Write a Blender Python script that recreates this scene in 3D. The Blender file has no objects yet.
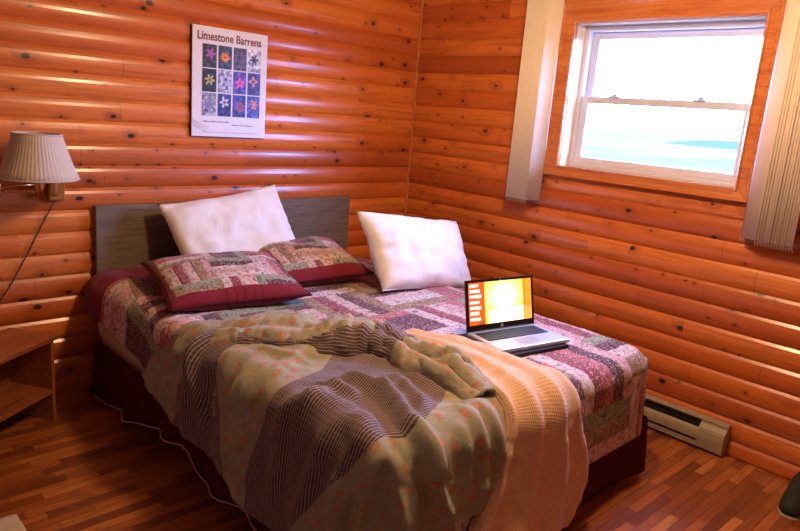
import bpy, bmesh, math, random
from mathutils import Vector, Matrix, noise
random.seed(7)
PI = math.pi
SC = bpy.context.scene
COL = SC.collection

# ---------------------------------------------------------------- camera
F_PX = 666.73
YAW, PITCH, ROLL = 0.775316, -0.225222, 0.080806
fw = Vector((math.sin(YAW)*math.cos(PITCH), math.cos(YAW)*math.cos(PITCH), math.sin(PITCH)))
rt = Vector((math.cos(YAW), -math.sin(YAW), 0)); up = rt.cross(fw)
rt2 = math.cos(ROLL)*rt + math.sin(ROLL)*up; up2 = -math.sin(ROLL)*rt + math.cos(ROLL)*up
cam_d = bpy.data.cameras.new('camera'); cam = bpy.data.objects.new('camera', cam_d); COL.objects.link(cam)
cam_d.sensor_width = 36; cam_d.lens = F_PX*36/800; cam_d.clip_start = .02; cam_d.clip_end = 3000
m = Matrix((rt2, up2, -fw)).transposed().to_4x4(); m.translation = Vector((-3.10826, -3.16174, 1.41482))
cam.matrix_world = m; SC.camera = cam
# ---------------------------------------------------------------- world, lights, exposure
W = bpy.data.worlds.new('overcast_sky'); SC.world = W; W.use_nodes = True
bgn = W.node_tree.nodes['Background']; bgn.inputs[0].default_value = (.31, .44, 1.0, 1); bgn.inputs[1].default_value = 50.0
def lamp(name, loc, power, colr, rad):
    d = bpy.data.lights.new(name, 'POINT'); d.energy = power; d.color = colr; d.shadow_soft_size = rad
    o = bpy.data.objects.new(name, d); o.location = loc; COL.objects.link(o); return o
lamp('ceiling_bulb', (-1.38, -1.98, 2.15), 68, (1.0, .65, .36), .10)
pd = bpy.data.lights.new('window_portal', 'AREA'); pd.shape = 'RECTANGLE'; pd.size = .95; pd.size_y = .75; pd.cycles.is_portal = True
po = bpy.data.objects.new('window_portal', pd); COL.objects.link(po); po.location = (.17, -1.605, 1.565); po.rotation_euler = (0, PI/2, PI)   # portal: only guides sky sampling, gives no light
po.rotation_euler = Vector((1, 0, 0)).to_track_quat('Z', 'Y').to_euler()
SC.view_settings.view_transform = 'Standard'; SC.view_settings.look = 'None'
SC.view_settings.exposure = 0.36; SC.view_settings.gamma = 1; SC.view_settings.use_curve_mapping = False
SC.cycles.use_denoising = True
SC.cycles.max_bounces = 8; SC.cycles.diffuse_bounces = 4; SC.cycles.sample_clamp_indirect = 6

# ---------------------------------------------------------------- node helper
class NT:
    def __init__(s, name, rough=.5, spec=.5, coat=0, coat_rough=.1):
        s.m = bpy.data.materials.new(name); s.m.use_nodes = True; s.t = s.m.node_tree
        s.b = s.t.nodes['Principled BSDF']
        s.b.inputs['Roughness'].default_value = rough; s.b.inputs['Specular IOR Level'].default_value = spec
        s.b.inputs['Coat Weight'].default_value = coat; s.b.inputs['Coat Roughness'].default_value = coat_rough
    def n(s, typ, **kw):
        x = s.t.nodes.new('ShaderNode'+typ)
        for k, v in kw.items(): setattr(x, k, v)
        return x
    def put(s, sock, v):
        if isinstance(v, bpy.types.NodeSocket): s.t.links.new(v, sock)
        elif v is not None:
            if isinstance(v, tuple) and len(v) == 3 and sock.type == 'RGBA': v = (*v, 1)
            sock.default_value = v
    def ma(s, op, a, b=None, c=None):
        x = s.n('Math', operation=op); s.put(x.inputs[0], a)
        if b is not None: s.put(x.inputs[1], b)
        if c is not None: s.put(x.inputs[2], c)
        return x.outputs[0]
    def mix(s, f, a, b, mode='MIX'):
        x = s.n('Mix', data_type='RGBA', blend_type=mode); s.put(x.inputs['Factor'], f)
        s.put(x.inputs[6], a); s.put(x.inputs[7], b); return x.outputs[2]
    def ramp(s, f, stops, mode='LINEAR'):
        x = s.n('ValToRGB'); s.put(x.inputs[0], f); e = x.color_ramp; e.interpolation = mode
        while len(e.elements) < len(stops): e.elements.new(.5)
        for el, (p, c) in zip(e.elements, stops): el.position = p; el.color = (*c, 1) if len(c) == 3 else c
        return x.outputs[0]
    def g(s, f, lo, hi):          # smooth step lo..hi
        x = s.n('MapRange', interpolation_type='SMOOTHSTEP'); s.put(x.inputs[0], f)
        x.inputs[1].default_value = lo; x.inputs[2].default_value = hi; return x.outputs[0]
    def xyz(s, v):
        x = s.n('SeparateXYZ'); s.put(x.inputs[0], v); return x.outputs
    def vec(s, a, b, c=0.):
        x = s.n('CombineXYZ'); s.put(x.inputs[0], a); s.put(x.inputs[1], b); s.put(x.inputs[2], c); return x.outputs[0]
    def noise(s, v, scale, detail=3, rough=.55, dist=0):
        x = s.n('TexNoise'); s.put(x.inputs['Vector'], v); x.inputs['Scale'].default_value = scale
        x.inputs['Detail'].default_value = detail; x.inputs['Roughness'].default_value = rough; x.inputs['Distortion'].default_value = dist
        return x.outputs[0]
    def white(s, v):
        x = s.n('TexWhiteNoise', noise_dimensions='3D'); s.put(x.inputs['Vector'], v); return x.outputs[0]
    def vor(s, v, scale=1., rnd=1., feature='F1'):
        x = s.n('TexVoronoi', feature=feature, voronoi_dimensions='2D'); s.put(x.inputs['Vector'], v); x.inputs['Scale'].default_value = scale
        x.inputs['Randomness'].default_value = rnd; return x.outputs[0], x.outputs[1]
    def obj(s): return s.n('TexCoord').outputs['Object']
    def uv(s): return s.n('TexCoord').outputs['UV']
    def col(s, c): s.put(s.b.inputs['Base Color'], c); return s
    def bump(s, h, strength=.3, dist=.01):
        x = s.n('Bump'); s.put(x.inputs['Height'], h); x.inputs['Strength'].default_value = strength; x.inputs['Distance'].default_value = dist
        s.t.links.new(x.outputs[0], s.b.inputs['Normal']); return s
def plain(name, c, rough=.5, metal=0, spec=.5, coat=0, var=.06, scale=30):
    t = NT(name, rough, spec, coat); t.b.inputs['Metallic'].default_value = metal
    nz = t.noise(t.obj(), scale, 3)
    t.col(t.mix(nz, tuple(x*(1-var) for x in c), tuple(min(1, x*(1+var)) for x in c))); return t.m

# ---------------------------------------------------------------- materials
def wood_log():
    t = NT('varnished_log_siding', .45, .35, .8, .22)
    u, z, _0 = t.xyz(t.uv())
    row = t.ma('FLOOR', t.ma('DIVIDE', t.ma('SUBTRACT', z, .06827), .1))
    r1 = t.white(t.vec(row, 3.3, 1.1))
    bu = t.ma('ADD', t.ma('DIVIDE', u, 1.65), t.ma('MULTIPLY', r1, 7))
    bid = t.ma('FLOOR', bu); br = t.ma('FRACT', bu)
    rb = t.white(t.vec(row, bid, 5.)); rb2 = t.white(t.vec(row, bid, 9.))
    off = t.ma('MULTIPLY', rb, 40)
    zz = t.ma('ADD', z, off); uu = t.ma('ADD', u, off)
    # knots
    kd, kc = t.vor(t.vec(t.ma('DIVIDE', uu, .20), t.ma('ADD', t.ma('DIVIDE', z, .125), off), 0), 1., 1.)
    kr = t.xyz(kc)
    size = t.ma('MULTIPLY', t.g(kr[0], .55, 1.0), .095)
    rel = t.ma('SUBTRACT', kd, size)
    has = t.ma('GREATER_THAN', kr[0], .66)
    core = t.ma('MULTIPLY', has, t.ma('SUBTRACT', 1, t.g(rel, -.03, .015)))
    halo = t.ma('MULTIPLY', has, t.ma('SUBTRACT', 1, t.g(rel, -.02, .28)))
    grain = t.noise(t.vec(t.ma('MULTIPLY', uu, 2.2), t.ma('ADD', t.ma('MULTIPLY', zz, 46), t.ma('MULTIPLY', halo, 2.5)), 0), 1., 4, .6, .6)
    fine = t.noise(t.vec(t.ma('MULTIPLY', uu, 9), t.ma('MULTIPLY', zz, 260), 0), 1., 2)
    c = t.ramp(rb2, [(0, (.40, .068, .012)), (.3, (.60, .125, .019)), (.6, (.72, .20, .032)), (.85, (.66, .155, .022)), (1, (.47, .085, .014))])
    c = t.mix(t.ma('MULTIPLY', t.g(grain, .45, .68), .60), c, (.33, .065, .011))
    c = t.mix(t.ma('MULTIPLY', fine, .16), c, (.84, .30, .06))
    patch = t.noise(t.vec(t.ma('MULTIPLY', uu, 1.3), t.ma('MULTIPLY', zz, 7), 2.), 1., 2)
    c = t.mix(t.ma('MULTIPLY', t.g(patch, .5, .75), .4), c, (.42, .10, .016))
    c = t.mix(t.ma('MULTIPLY', halo, .5), c, (.30, .06, .012))
    c = t.mix(core, c, (.03, .009, .005))
    pd_, pc = t.vor(t.vec(t.ma('DIVIDE', uu, .10), t.ma('ADD', t.ma('DIVIDE', z, .065), off), 0), 1., 1.); pr = t.xyz(pc)
    pin = t.ma('MULTIPLY', t.ma('GREATER_THAN', pr[1], .85), t.ma('SUBTRACT', 1, t.g(pd_, .04, .10)))
    c = t.mix(t.ma('MULTIPLY', t.ma('MULTIPLY', t.ma('GREATER_THAN', pr[1], .85), t.ma('SUBTRACT', 1, t.g(pd_, .05, .26))), .5), c, (.28, .05, .01))
    c = t.mix(t.ma('MULTIPLY', pin, .9), c, (.035, .01, .005))
    # dark checks near some knots
    ck = t.noise(t.vec(t.ma('MULTIPLY', uu, 4.), t.ma('MULTIPLY', zz, 30), 7.), 1., 5, .7, 1.5)
    c = t.mix(t.ma('MULTIPLY', t.g(ck, .70, .76), .7), c, (.05, .013, .006))
    joint = t.ma('LESS_THAN', t.ma('ABSOLUTE', t.ma('SUBTRACT', br, .5)), .0009)
    c = t.mix(t.ma('MULTIPLY', joint, .5), c, (.05, .015, .006))
    t.col(c)
    t.bump(t.ma('SUBTRACT', grain, t.ma('MULTIPLY', core, .6)), .06, .004)
    return t.m
def wood_floor():
    t = NT('strip_hardwood_floor', .36, .5, .3, .2)
    x, y, z = t.xyz(t.obj())
    ry = t.ma('DIVIDE', y, .041); row = t.ma('FLOOR', ry); fy = t.ma('FRACT', ry)
    rx = t.ma('ADD', t.ma('DIVIDE', x, .30), t.ma('MULTIPLY', t.white(t.vec(row, 1., 2.)), 9)); bid = t.ma('FLOOR', rx); fx = t.ma('FRACT', rx)
    rb = t.white(t.vec(row, bid, 0.)); off = t.ma('MULTIPLY', rb, 30)
    g1 = t.noise(t.vec(t.ma('MULTIPLY', t.ma('ADD', x, off), 4), t.ma('MULTIPLY', t.ma('ADD', y, off), 70), 0), 1., 4, .6, .5)
    c = t.ramp(rb, [(0, (.16, .040, .012)), (.25, (.26, .068, .017)), (.5, (.35, .10, .022)), (.8, (.44, .14, .03)), (1, (.56, .20, .045))])
    c = t.mix(t.ma('MULTIPLY', t.g(g1, .42, .7), .5), c, (.10, .025, .008))
    gap = t.ma('MAXIMUM', t.ma('LESS_THAN', fy, .07), t.ma('LESS_THAN', fx, .006))
    c = t.mix(t.ma('MULTIPLY', gap, .8), c, (.03, .009, .005))
    blot = t.noise(t.obj(), 6., 4)
    c = t.mix(t.ma('MULTIPLY', t.g(blot, .55, .8), .4), c, (.10, .03, .012))
    t.col(c); t.bump(t.ma('SUBTRACT', g1, gap), .15, .003)
    return t.m
def wood_grain(name, a, b, c0, along='x', rough=.4, coat=.2, sc=1.):
    t = NT(name, rough, .5, coat)
    x, y, z = t.xyz(t.obj())
    L = {'x': (2.5, 45, 45), 'y': (45, 2.5, 45), 'z': (45, 45, 2.5)}[along]
    v = t.vec(t.ma('MULTIPLY', x, L[0]*sc), t.ma('MULTIPLY', y, L[1]*sc), t.ma('MULTIPLY', z, L[2]*sc))
    g1 = t.noise(v, 1., 4, .6, .8)
    t.col(t.ramp(g1, [(.3, a), (.5, b), (.72, c0)])); t.bump(g1, .08, .003); return t.m
def quilt_mat(name, cell=.30, rot=0., dark=1.):
    """rail-fence patchwork of printed strips; uv is in metres of cloth"""
    t = NT(name, .85, .2); t.b.inputs['Sheen Weight'].default_value = .15
    mp = t.n('Mapping'); t.put(mp.inputs[0], t.uv()); mp.inputs['Rotation'].default_value = (0, 0, rot); mp.inputs['Location'].default_value = (.07, .13, 0)
    wob = t.n('VectorMath', operation='ADD'); t.put(wob.inputs[0], mp.outputs[0])
    u, v, _ = t.xyz(mp.outputs[0])
    cu = t.ma('DIVIDE', u, cell); cv = t.ma('DIVIDE', v, cell)
    iu = t.ma('FLOOR', cu); iv = t.ma('FLOOR', cv); fu = t.ma('FRACT', cu); fv = t.ma('FRACT', cv)
    par = t.ma('MODULO', t.ma('ABSOLUTE', t.ma('ADD', iu, iv)), 2.); par = t.ma('GREATER_THAN', par, .5)
    inv = t.ma('SUBTRACT', 1, par)
    a = t.ma('ADD', t.ma('MULTIPLY', fu, par), t.ma('MULTIPLY', fv, inv))
    strip = t.ma('FLOOR', t.ma('MULTIPLY', a, 5)); fs = t.ma('FRACT', t.ma('MULTIPLY', a, 5))
    rnd = t.white(t.vec(strip, t.ma('ADD', iu, t.ma('MULTIPLY', iv, 7)), 3.))
    key = t.ma('ADD', t.ma('DIVIDE', strip, 5.), .1)
    base = t.ramp(key, [(0, (.62, .50, .52)), (.2, (.27, .045, .075)), (.36, (.64, .48, .46)), (.6, (.085, .025, .04)), (.84, (.24, .30, .21))], 'CONSTANT')
    alt = t.ramp(rnd, [(0, (.60, .36, .38)), (.25, (.44, .12, .15)), (.45, (.64, .55, .54)), (.62, (.10, .03, .06)), (.84, (.30, .20, .11))], 'CONSTANT')
    c = t.mix(t.ma('GREATER_THAN', t.white(t.vec(iu, iv, strip)), .55), base, alt)
    # floral print blotches
    pn = t.noise(t.uv(), 62., 4, .7, .6); pn2 = t.noise(t.uv(), 95., 3, .7, .4); pn3 = t.noise(t.uv(), 38., 4, .75, 1.)
    c = t.mix(t.ma('MULTIPLY', t.g(pn, .53, .57), .6), c, (.20, .015, .04))
    c = t.mix(t.ma('MULTIPLY', t.g(pn2, .56, .59), .55), c, (.80, .72, .64))
    c = t.mix(t.ma('MULTIPLY', t.g(pn3, .56, .59), .7), c, (.045, .045, .025))
    seam = t.ma('LESS_THAN', fs, .05)
    c = t.mix(t.ma('MULTIPLY', seam, .35), c, (.10, .03, .03))
    t.col(c)
    q = t.noise(t.uv(), 18., 2)
    t.bump(t.ma('ADD', t.ma('MULTIPLY', t.g(fs, 0, .25), .6), q), .5, .006)
    return t, c
def quilt_with_border(name, cond_fn, cell=.30, rot=0.):
    t, c = quilt_mat(name, cell, rot)
    u, v, _ = t.xyz(t.uv())
    f = cond_fn(t, u, v)
    mn = t.noise(t.uv(), 70., 3)
    mar = t.mix(mn, (.15, .008, .016), (.21, .013, .024))
    t.col(t.mix(f, c, mar)); return t.m
def floral(t, v, scale=22.):
    """small coral roses with leaves on sage grey cloth"""
    base = t.mix(t.noise(v, 120., 2), (.27, .25, .18), (.35, .325, .24))
    base = t.mix(t.ma('MULTIPLY', t.g(t.noise(v, 14., 4, .6), .45, .7), .35), base, (.42, .34, .22))
    d, cc = t.vor(v, scale, .75); r = t.xyz(cc)
    nz = t.noise(v, 170., 2, .6); dd = t.ma('ADD', d, t.ma('MULTIPLY', t.ma('SUBTRACT', nz, .5), .5))
    leaf = t.ma('MULTIPLY', t.ma('SUBTRACT', 1, t.g(dd, .27, .33)), t.g(nz, .45, .55))
    c = t.mix(t.ma('MULTIPLY', leaf, .65), base, (.16, .19, .10))
    fl = t.ma('MULTIPLY', t.ma('GREATER_THAN', r[0], .25), t.ma('SUBTRACT', 1, t.g(dd, .16, .22)))
    c = t.mix(fl, c, (.48, .17, .10))
    ctr = t.ma('MULTIPLY', t.ma('GREATER_THAN', r[0], .25), t.ma('SUBTRACT', 1, t.g(dd, .03, .08)))
    return t.mix(t.ma('MULTIPLY', ctr, .7), c, (.50, .27, .17))
def plaid(t, v):
    u, w, _ = t.xyz(v)
    def lines(q, n, a, b):
        f = t.ma('FRACT', t.ma('MULTIPLY', q, n)); return t.ma('MULTIPLY', t.g(f, a, a+.12), t.ma('SUBTRACT', 1, t.g(f, b, b+.12)))
    l1 = lines(w, 112., .40, .66); l2 = lines(u, 112., .5, .72)
    c = t.mix(t.ma('MULTIPLY', l2, .35), (.08, .048, .058), (.27, .21, .22))
    c = t.mix(t.ma('MULTIPLY', l1, .75), c, (.46, .35, .31))
    return c
def comforter_mat():
    """uv.x = distance along band, uv.y = distance across bands (m); second uv 'zone' x = 1 where plaid"""
    t = NT('sage_floral_and_plaid_comforter', .85, .2); t.b.inputs['Sheen Weight'].default_value = .15
    u = t.uv(); z = t.n('UVMap', uv_map='zone').outputs[0]
    zx, zy, _ = t.xyz(z)
    c = t.mix(t.ma('GREATER_THAN', zx, .5), floral(t, u), plaid(t, u))
    c = t.mix(t.ma('GREATER_THAN', zy, .5), c, (.52, .30, .16))
    t.col(c)
    t.bump(t.noise(u, 45., 4, .65), .5, .006)
    return t.m
def waffle_mat():
    t = NT('peach_waffle_weave', .9, .15); t.b.inputs['Sheen Weight'].default_value = .2
    u, v, _ = t.xyz(t.uv())
    fu = t.ma('ABSOLUTE', t.ma('SUBTRACT', t.ma('FRACT', t.ma('MULTIPLY', u, 105)), .5)); fv = t.ma('ABSOLUTE', t.ma('SUBTRACT', t.ma('FRACT', t.ma('MULTIPLY', v, 105)), .5))
    h = t.ma('MAXIMUM', fu, fv); k = t.g(h, .22, .42)
    t.col(t.mix(k, (.62, .36, .21), (.82, .53, .34))); t.bump(h, .45, .006); return t.m

M = {}
M['log'] = wood_log(); M['floor'] = wood_floor()
M['trim'] = wood_grain('varnished_pine_casing', (.42, .11, .035), (.56, .18, .055), (.64, .24, .08), 'y', .25, 1.)
M['jamb'] = wood_grain('pale_pine_jamb', (.55, .38, .22), (.70, .52, .34), (.74, .60, .42), 'z', .35, .3)
M['headboard'] = wood_grain('grey_brown_laminate', (.10, .072, .048), (.16, .118, .082), (.21, .16, .115), 'x', .5, .0, 1.6)
M['stand'] = wood_grain('reddish_brown_laminate', (.20, .055, .018), (.33, .095, .03), (.42, .14, .045), 'x', .35, .3)
M['cream_plaster'] = plain('cream_ceiling_paint', (.38, .31, .23), .8)
M['vinyl'] = plain('white_vinyl', (.60, .62, .74), .35, var=.02)
M['blind'] = plain('cream_fabric_slat', (.80, .67, .54), .7, var=.05, scale=200)
M['chain'] = plain('translucent_plastic_chain', (.55, .50, .45), .4)
M['railmetal'] = plain('white_enamel', (.75, .72, .66), .4)
M['heater'] = plain('almond_enamelled_steel', (.36, .29, .20), .35, var=.03, coat=.2)
M['black'] = plain('matte_black_plastic', (.012, .012, .014), .5)
M['blackgloss'] = plain('glossy_black_bezel', (.010, .010, .012), .2)
M['rubber'] = plain('black_neoprene', (.010, .010, .013), .85)
M['silver'] = plain('silver_plastic', (.50, .51, .55), .35, metal=.5, var=.03)
M['brass'] = plain('polished_brass', (.80, .50, .17), .22, metal=1., var=.04)
M['white_cotton'] = None
M['maroon'] = plain('maroon_cotton', (.07, .007, .012), .9, var=.15, scale=60, spec=.15)
M['piping'] = plain('white_piping_cord', (.58, .40, .30), .8)
M['mattress'] = plain('ivory_mattress_ticking', (.62, .50, .40), .85)
M['metal_dark'] = plain('dark_steel', (.05, .045, .04), .5, metal=.6)
M['cord'] = plain('dark_brown_cord', (.05, .02, .012), .6)
M['paper'] = plain('poster_paper', (.78, .76, .88), .45, var=.05, scale=60)
M['ink_red'] = plain('dark_red_ink', (.17, .03, .05), .6)
M['ink'] = plain('grey_ink', (.14, .12, .18), .6)
M['gold_ink'] = plain('ochre_ink', (.40, .22, .08), .6)
M['backing'] = plain('dark_backing_board', (.03, .012, .01), .7)
M['comforter'] = comforter_mat(); M['waffle'] = waffle_mat()
def cotton():
    t = NT('white_pillowcase_cotton', .85, .2); nz = t.noise(t.obj(), 9., 4)
    t.col(t.mix(nz, (.80, .76, .76), (.86, .82, .82))); t.b.inputs['Sheen Weight'].default_value = .1
    t.bump(t.noise(t.obj(), 7., 4, .55, 2.2), .22, .02); return t.m
M['white_cotton'] = cotton()
def shade_mat():
    t = NT('pleated_ivory_lampshade', .8, .2); t.col((.80, .70, .60)); t.b.inputs['Subsurface Weight'].default_value = 0
    tr = t.n('BsdfTranslucent'); tr.inputs[0].default_value = (.75, .60, .45, 1); mx = t.n('MixShader'); mx.inputs[0].default_value = .3
    t.t.links.new(t.b.outputs[0], mx.inputs[1]); t.t.links.new(tr.outputs[0], mx.inputs[2])
    t.t.links.new(mx.outputs[0], t.t.nodes['Material Output'].inputs[0]); return t.m
M['shade'] = shade_mat()
def glass_mat():
    t = NT('thin_window_glass'); g = t.n('BsdfGlossy'); g.inputs['Roughness'].default_value = .02
    tr = t.n('BsdfTransparent'); tr.inputs[0].default_value = (.97, .985, .98, 1); lw = t.n('LayerWeight'); lw.inputs[0].default_value = .5; fr = t.ma('ADD', .025, t.ma('MULTIPLY', .6, t.ma('POWER', lw.outputs['Facing'], 5.)))
    mx = t.n('MixShader'); t.t.links.new(fr, mx.inputs[0]); t.t.links.new(tr.outputs[0], mx.inputs[1]); t.t.links.new(g.outputs[0], mx.inputs[2])
    t.t.links.new(mx.outputs[0], t.t.nodes['Material Output'].inputs[0]); return t.m
M['glass'] = glass_mat()
def vcol_mat(name, emit=0.):
    t = NT(name, .4, .4); a = t.n('VertexColor', layer_name='col').outputs[0]
    if emit:
        t.col((.01, .01, .01)); t.put(t.b.inputs['Emission Color'], a); t.b.inputs['Emission Strength'].default_value = emit; t.b.inputs['Roughness'].default_value = .3
    else: t.col(a)
    return t.m
M['print'] = vcol_mat('printed_photograph'); M['screen'] = vcol_mat('lit_laptop_display', 1.6)
def sea_mat():
    t = NT('icy_sea', .9, 0.); x, y, z = t.xyz(t.obj())
    n1 = t.noise(t.vec(t.ma('MULTIPLY', x, .004), t.ma('MULTIPLY', y, .02), 0), 1., 5)
    t.col(t.mix(t.g(n1, .42, .6), (.042, .041, .024), (.060, .054, .030))); return t.m
M['sea'] = sea_mat()
M['hill'] = plain('hazy_headland', (.024, .034, .024), .9, spec=0.)

# ---------------------------------------------------------------- geometry helpers
def link(name, bm, mat, parent=None, smooth=False, mats=None):
    me = bpy.data.meshes.new(name); bmesh.ops.recalc_face_normals(bm, faces=bm.faces); bm.to_mesh(me); bm.free()
    for x in (mats or [mat]): me.materials.append(x)
    if smooth:
        for p in me.polygons: p.use_smooth = True
    o = bpy.data.objects.new(name, me); COL.objects.link(o)
    if parent: o.parent = parent
    return o
def tag(o, label=None, cat=None, group=None, kind=None):
    if label: o['label'] = label
    if cat: o['category'] = cat
    if group: o['group'] = group
    if kind: o['kind'] = kind
    return o
def empty(name, loc, rz=0, label=None, cat=None, group=None):
    o = bpy.data.objects.new(name, None); o.location = loc; o.rotation_euler = (0, 0, rz); o.empty_display_size = .05; COL.objects.link(o)
    return tag(o, label, cat, group)
def box(bm, x0, x1, y0, y1, z0, z1, bev=0.):
    v = [bm.verts.new(p) for p in ((x0, y0, z0), (x1, y0, z0), (x1, y1, z0), (x0, y1, z0), (x0, y0, z1), (x1, y0, z1), (x1, y1, z1), (x0, y1, z1))]
    fs = [bm.faces.new([v[i] for i in q]) for q in ((3, 2, 1, 0), (4, 5, 6, 7), (0, 1, 5, 4), (1, 2, 6, 5), (2, 3, 7, 6), (3, 0, 4, 7))]
    if bev:
        es = list({e for f in fs for e in f.edges})
        bmesh.ops.bevel(bm, geom=es, offset=bev, segments=2, affect='EDGES', profile=.6)
    return bm
def boxes(*bs, bev=0.):
    bm = bmesh.new()
    for b in bs: box(bm, *b, bev=bev)
    return bm
def tube(bm, pts, r, seg=10, close=False, caps=True):
    pts = [Vector(p) for p in pts]; n = len(pts); rings = []; prev = None
    for i, p in enumerate(pts):
        a = pts[(i-1) % n] if (i or close) else p; b = pts[(i+1) % n] if (i < n-1 or close) else p
        d = (b-a).normalized()
        if prev is None: nrm = d.orthogonal().normalized()
        else:
            nrm = prev - d*prev.dot(d)
            nrm = nrm.normalized() if nrm.length > 1e-6 else d.orthogonal().normalized()
        prev = nrm; bi = d.cross(nrm); rr = r[i] if isinstance(r, (list, tuple)) else r
        rings.append([bm.verts.new(p + rr*(math.cos(2*PI*k/seg)*nrm + math.sin(2*PI*k/seg)*bi)) for k in range(seg)])
    for i in range(n if close else n-1):
        A, B = rings[i], rings[(i+1) % n]
        for k in range(seg): bm.faces.new((A[k], A[(k+1) % seg], B[(k+1) % seg], B[k]))
    if caps and not close: bm.faces.new(rings[0][::-1]); bm.faces.new(rings[-1])
    return bm
def lathe(bm, prof, seg=32, c=(0, 0, 0)):
    rings = [[bm.verts.new((c[0]+r*math.cos(2*PI*k/seg), c[1]+r*math.sin(2*PI*k/seg), c[2]+z)) for k in range(seg)] for r, z in prof]
    for A, B in zip(rings, rings[1:]):
        for k in range(seg): bm.faces.new((A[k], A[(k+1) % seg], B[(k+1) % seg], B[k]))
    return bm, rings
def prism(bm, prof, a0, a1, axis='y'):
    """closed 2-D profile (list of (p,z)) extruded along axis; p is x for axis y"""
    f = (lambda p, z, a: (p, a, z)) if axis == 'y' else (lambda p, z, a: (a, p, z))
    A = [bm.verts.new(f(p, z, a0)) for p, z in prof]; B = [bm.verts.new(f(p, z, a1)) for p, z in prof]; n = len(prof)
    for i in range(n): bm.faces.new((A[i], A[(i+1) % n], B[(i+1) % n], B[i]))
    bm.faces.new(A[::-1]); bm.faces.new(B); return bm
def fbm(x, y, z=0., o=3):
    return noise.fractal(Vector((x, y, z)), 1.0, 2.0, o)
def gauss(d, w): return math.exp(-(d/w)**2)

# ---------------------------------------------------------------- room shell
ZC = 2.36; XL, YB = -4.0, -4.6; P0 = .06827
def log_face(bm, place, a0, a1, z0, z1, hole=None, uo=0.):
    """rounded D-log courses, 0.1 m apart; place(a, depth, z) -> point"""
    nseg = 8; zs = []
    k = math.floor((z0-P0)/.1)
    while P0+k*.1 < z1:
        for i in range(nseg+1):
            z = P0+k*.1+.1*i/nseg; t = 2*i/nseg-1
            d = .0125*(1-abs(t)**2.2) if 0 < i < nseg else -.002
            if z0-1e-6 <= z <= z1+1e-6: zs.append((z, d))
        k += 1
    out = []
    for z, d in zs:
        if not out or z-out[-1][0] > 1e-5: out.append((z, d))
    zs = [(z0, .005)]*(out[0][0]-z0 > 1e-4) + out + [(z1, .005)]*(z1-out[-1][0] > 1e-4)
    if hole: ha0, ha1, hz0, hz1 = hole; cuts = sorted([a0, ha0, ha1, a1])
    else: cuts = [a0, a1]
    cols = [[bm.verts.new(place(a, d, z)) for z, d in zs] for a in cuts]; uvl = bm.loops.layers.uv.new('UVMap')
    for i in range(len(cuts)-1):
        for j in range(len(zs)-1):
            zm = (zs[j][0]+zs[j+1][0])/2
            if hole and cuts[i] >= ha0-1e-6 and cuts[i+1] <= ha1+1e-6 and hz0 < zm < hz1: continue
            f = bm.faces.new((cols[i][j], cols[i+1][j], cols[i+1][j+1], cols[i][j+1]))
            for lp, (p, q) in zip(f.loops, ((i, j), (i+1, j), (i+1, j+1), (i, j+1))): lp[uvl].uv = (cuts[p]+uo, zs[q][0])
bm = bmesh.new(); log_face(bm, lambda a, d, z: (a, -d, z), XL, 0, 0, ZC); tag(link('wall_back', bm, M['log']), kind='structure')
bm = bmesh.new(); log_face(bm, lambda a, d, z: (-d, a, z), YB, 0, 0, ZC, hole=(-2.06, -1.15, 1.205, 1.925), uo=13.7)
tag(link('wall_right', bm, M['log']), kind='structure')
bm = bmesh.new(); log_face(bm, lambda a, d, z: (XL+d, a, z), YB, 0, 0, ZC); tag(link('wall_left', bm, M['cream_plaster']), kind='structure')
bm = bmesh.new(); log_face(bm, lambda a, d, z: (a, YB+d, z), XL, 0, 0, ZC); tag(link('wall_front', bm, M['cream_plaster']), kind='structure')
tag(link('floor', boxes((XL-.1, .02, YB-.1, .02, -.05, 0)), M['floor']), kind='structure')
tag(link('ceiling', boxes((XL-.1, .2, YB-.1, .2, ZC, ZC+.05)), M['cream_plaster']), kind='structure')
bm = bmesh.new(); tube(bm, [(-.012, -.012, 0), (-.012, -.012, ZC)], .009, 6); tag(link('trim_1', bm, M['trim']), kind='structure')

# ---------------------------------------------------------------- window
wy0, wy1, wz0, wz1 = -2.06, -1.15, 1.205, 1.925
win = empty('window_1', (0, -1.6, wz0)); win['kind'] = 'structure'
def world_child(name, bm, mat, parent, smooth=False):
    o = link(name, bm, mat, parent, smooth); o.matrix_parent_inverse = Matrix.Translation(-Vector(parent.location)) @ Matrix.Identity(4) if not parent.rotation_euler.z else parent.matrix_basis.inverted()
    return o
def casing(bm):
    # mitred moulded profile: (outward distance from opening, protrusion from wall)
    prof = [(0, 0), (0, .020), (.008, .026), (.018, .026), (.024, .021), (.072, .027), (.082, .034), (.098, .036), (.108, .030), (.112, .018), (.112, 0)]
    rings = []
    for sy, sz, y, z in ((-1, -1, wy0, wz0), (1, -1, wy1, wz0), (1, 1, wy1, wz1), (-1, 1, wy0, wz1)):
        rings.append([bm.verts.new((-.006-p*1.15, y+sy*d*(.84 if sy > 0 else .68), z+sz*d*(.5 if sz < 0 else 1.1))) for d, p in prof])
    n = len(prof)
    for i in range(4):
        A, B = rings[i], rings[(i+1) % 4]
        for k in range(n-1): bm.faces.new((A[k], A[k+1], B[k+1], B[k]))
    return bm
world_child('window_casing', casing(bmesh.new()), M['trim'], win)
j = .13
world_child('window_jamb', boxes((-.012, j, wy1, wy1+.02, wz0-.02, wz1+.02), (-.012, j, wy0-.02, wy0, wz0-.02, wz1+.02), (-.012, j, wy0, wy1, wz1, wz1+.02)), M['jamb'], win)
world_child('window_sill', boxes((-.035, j, wy0, wy1, wz0-.022, wz0)), M['trim'], win)
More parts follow.
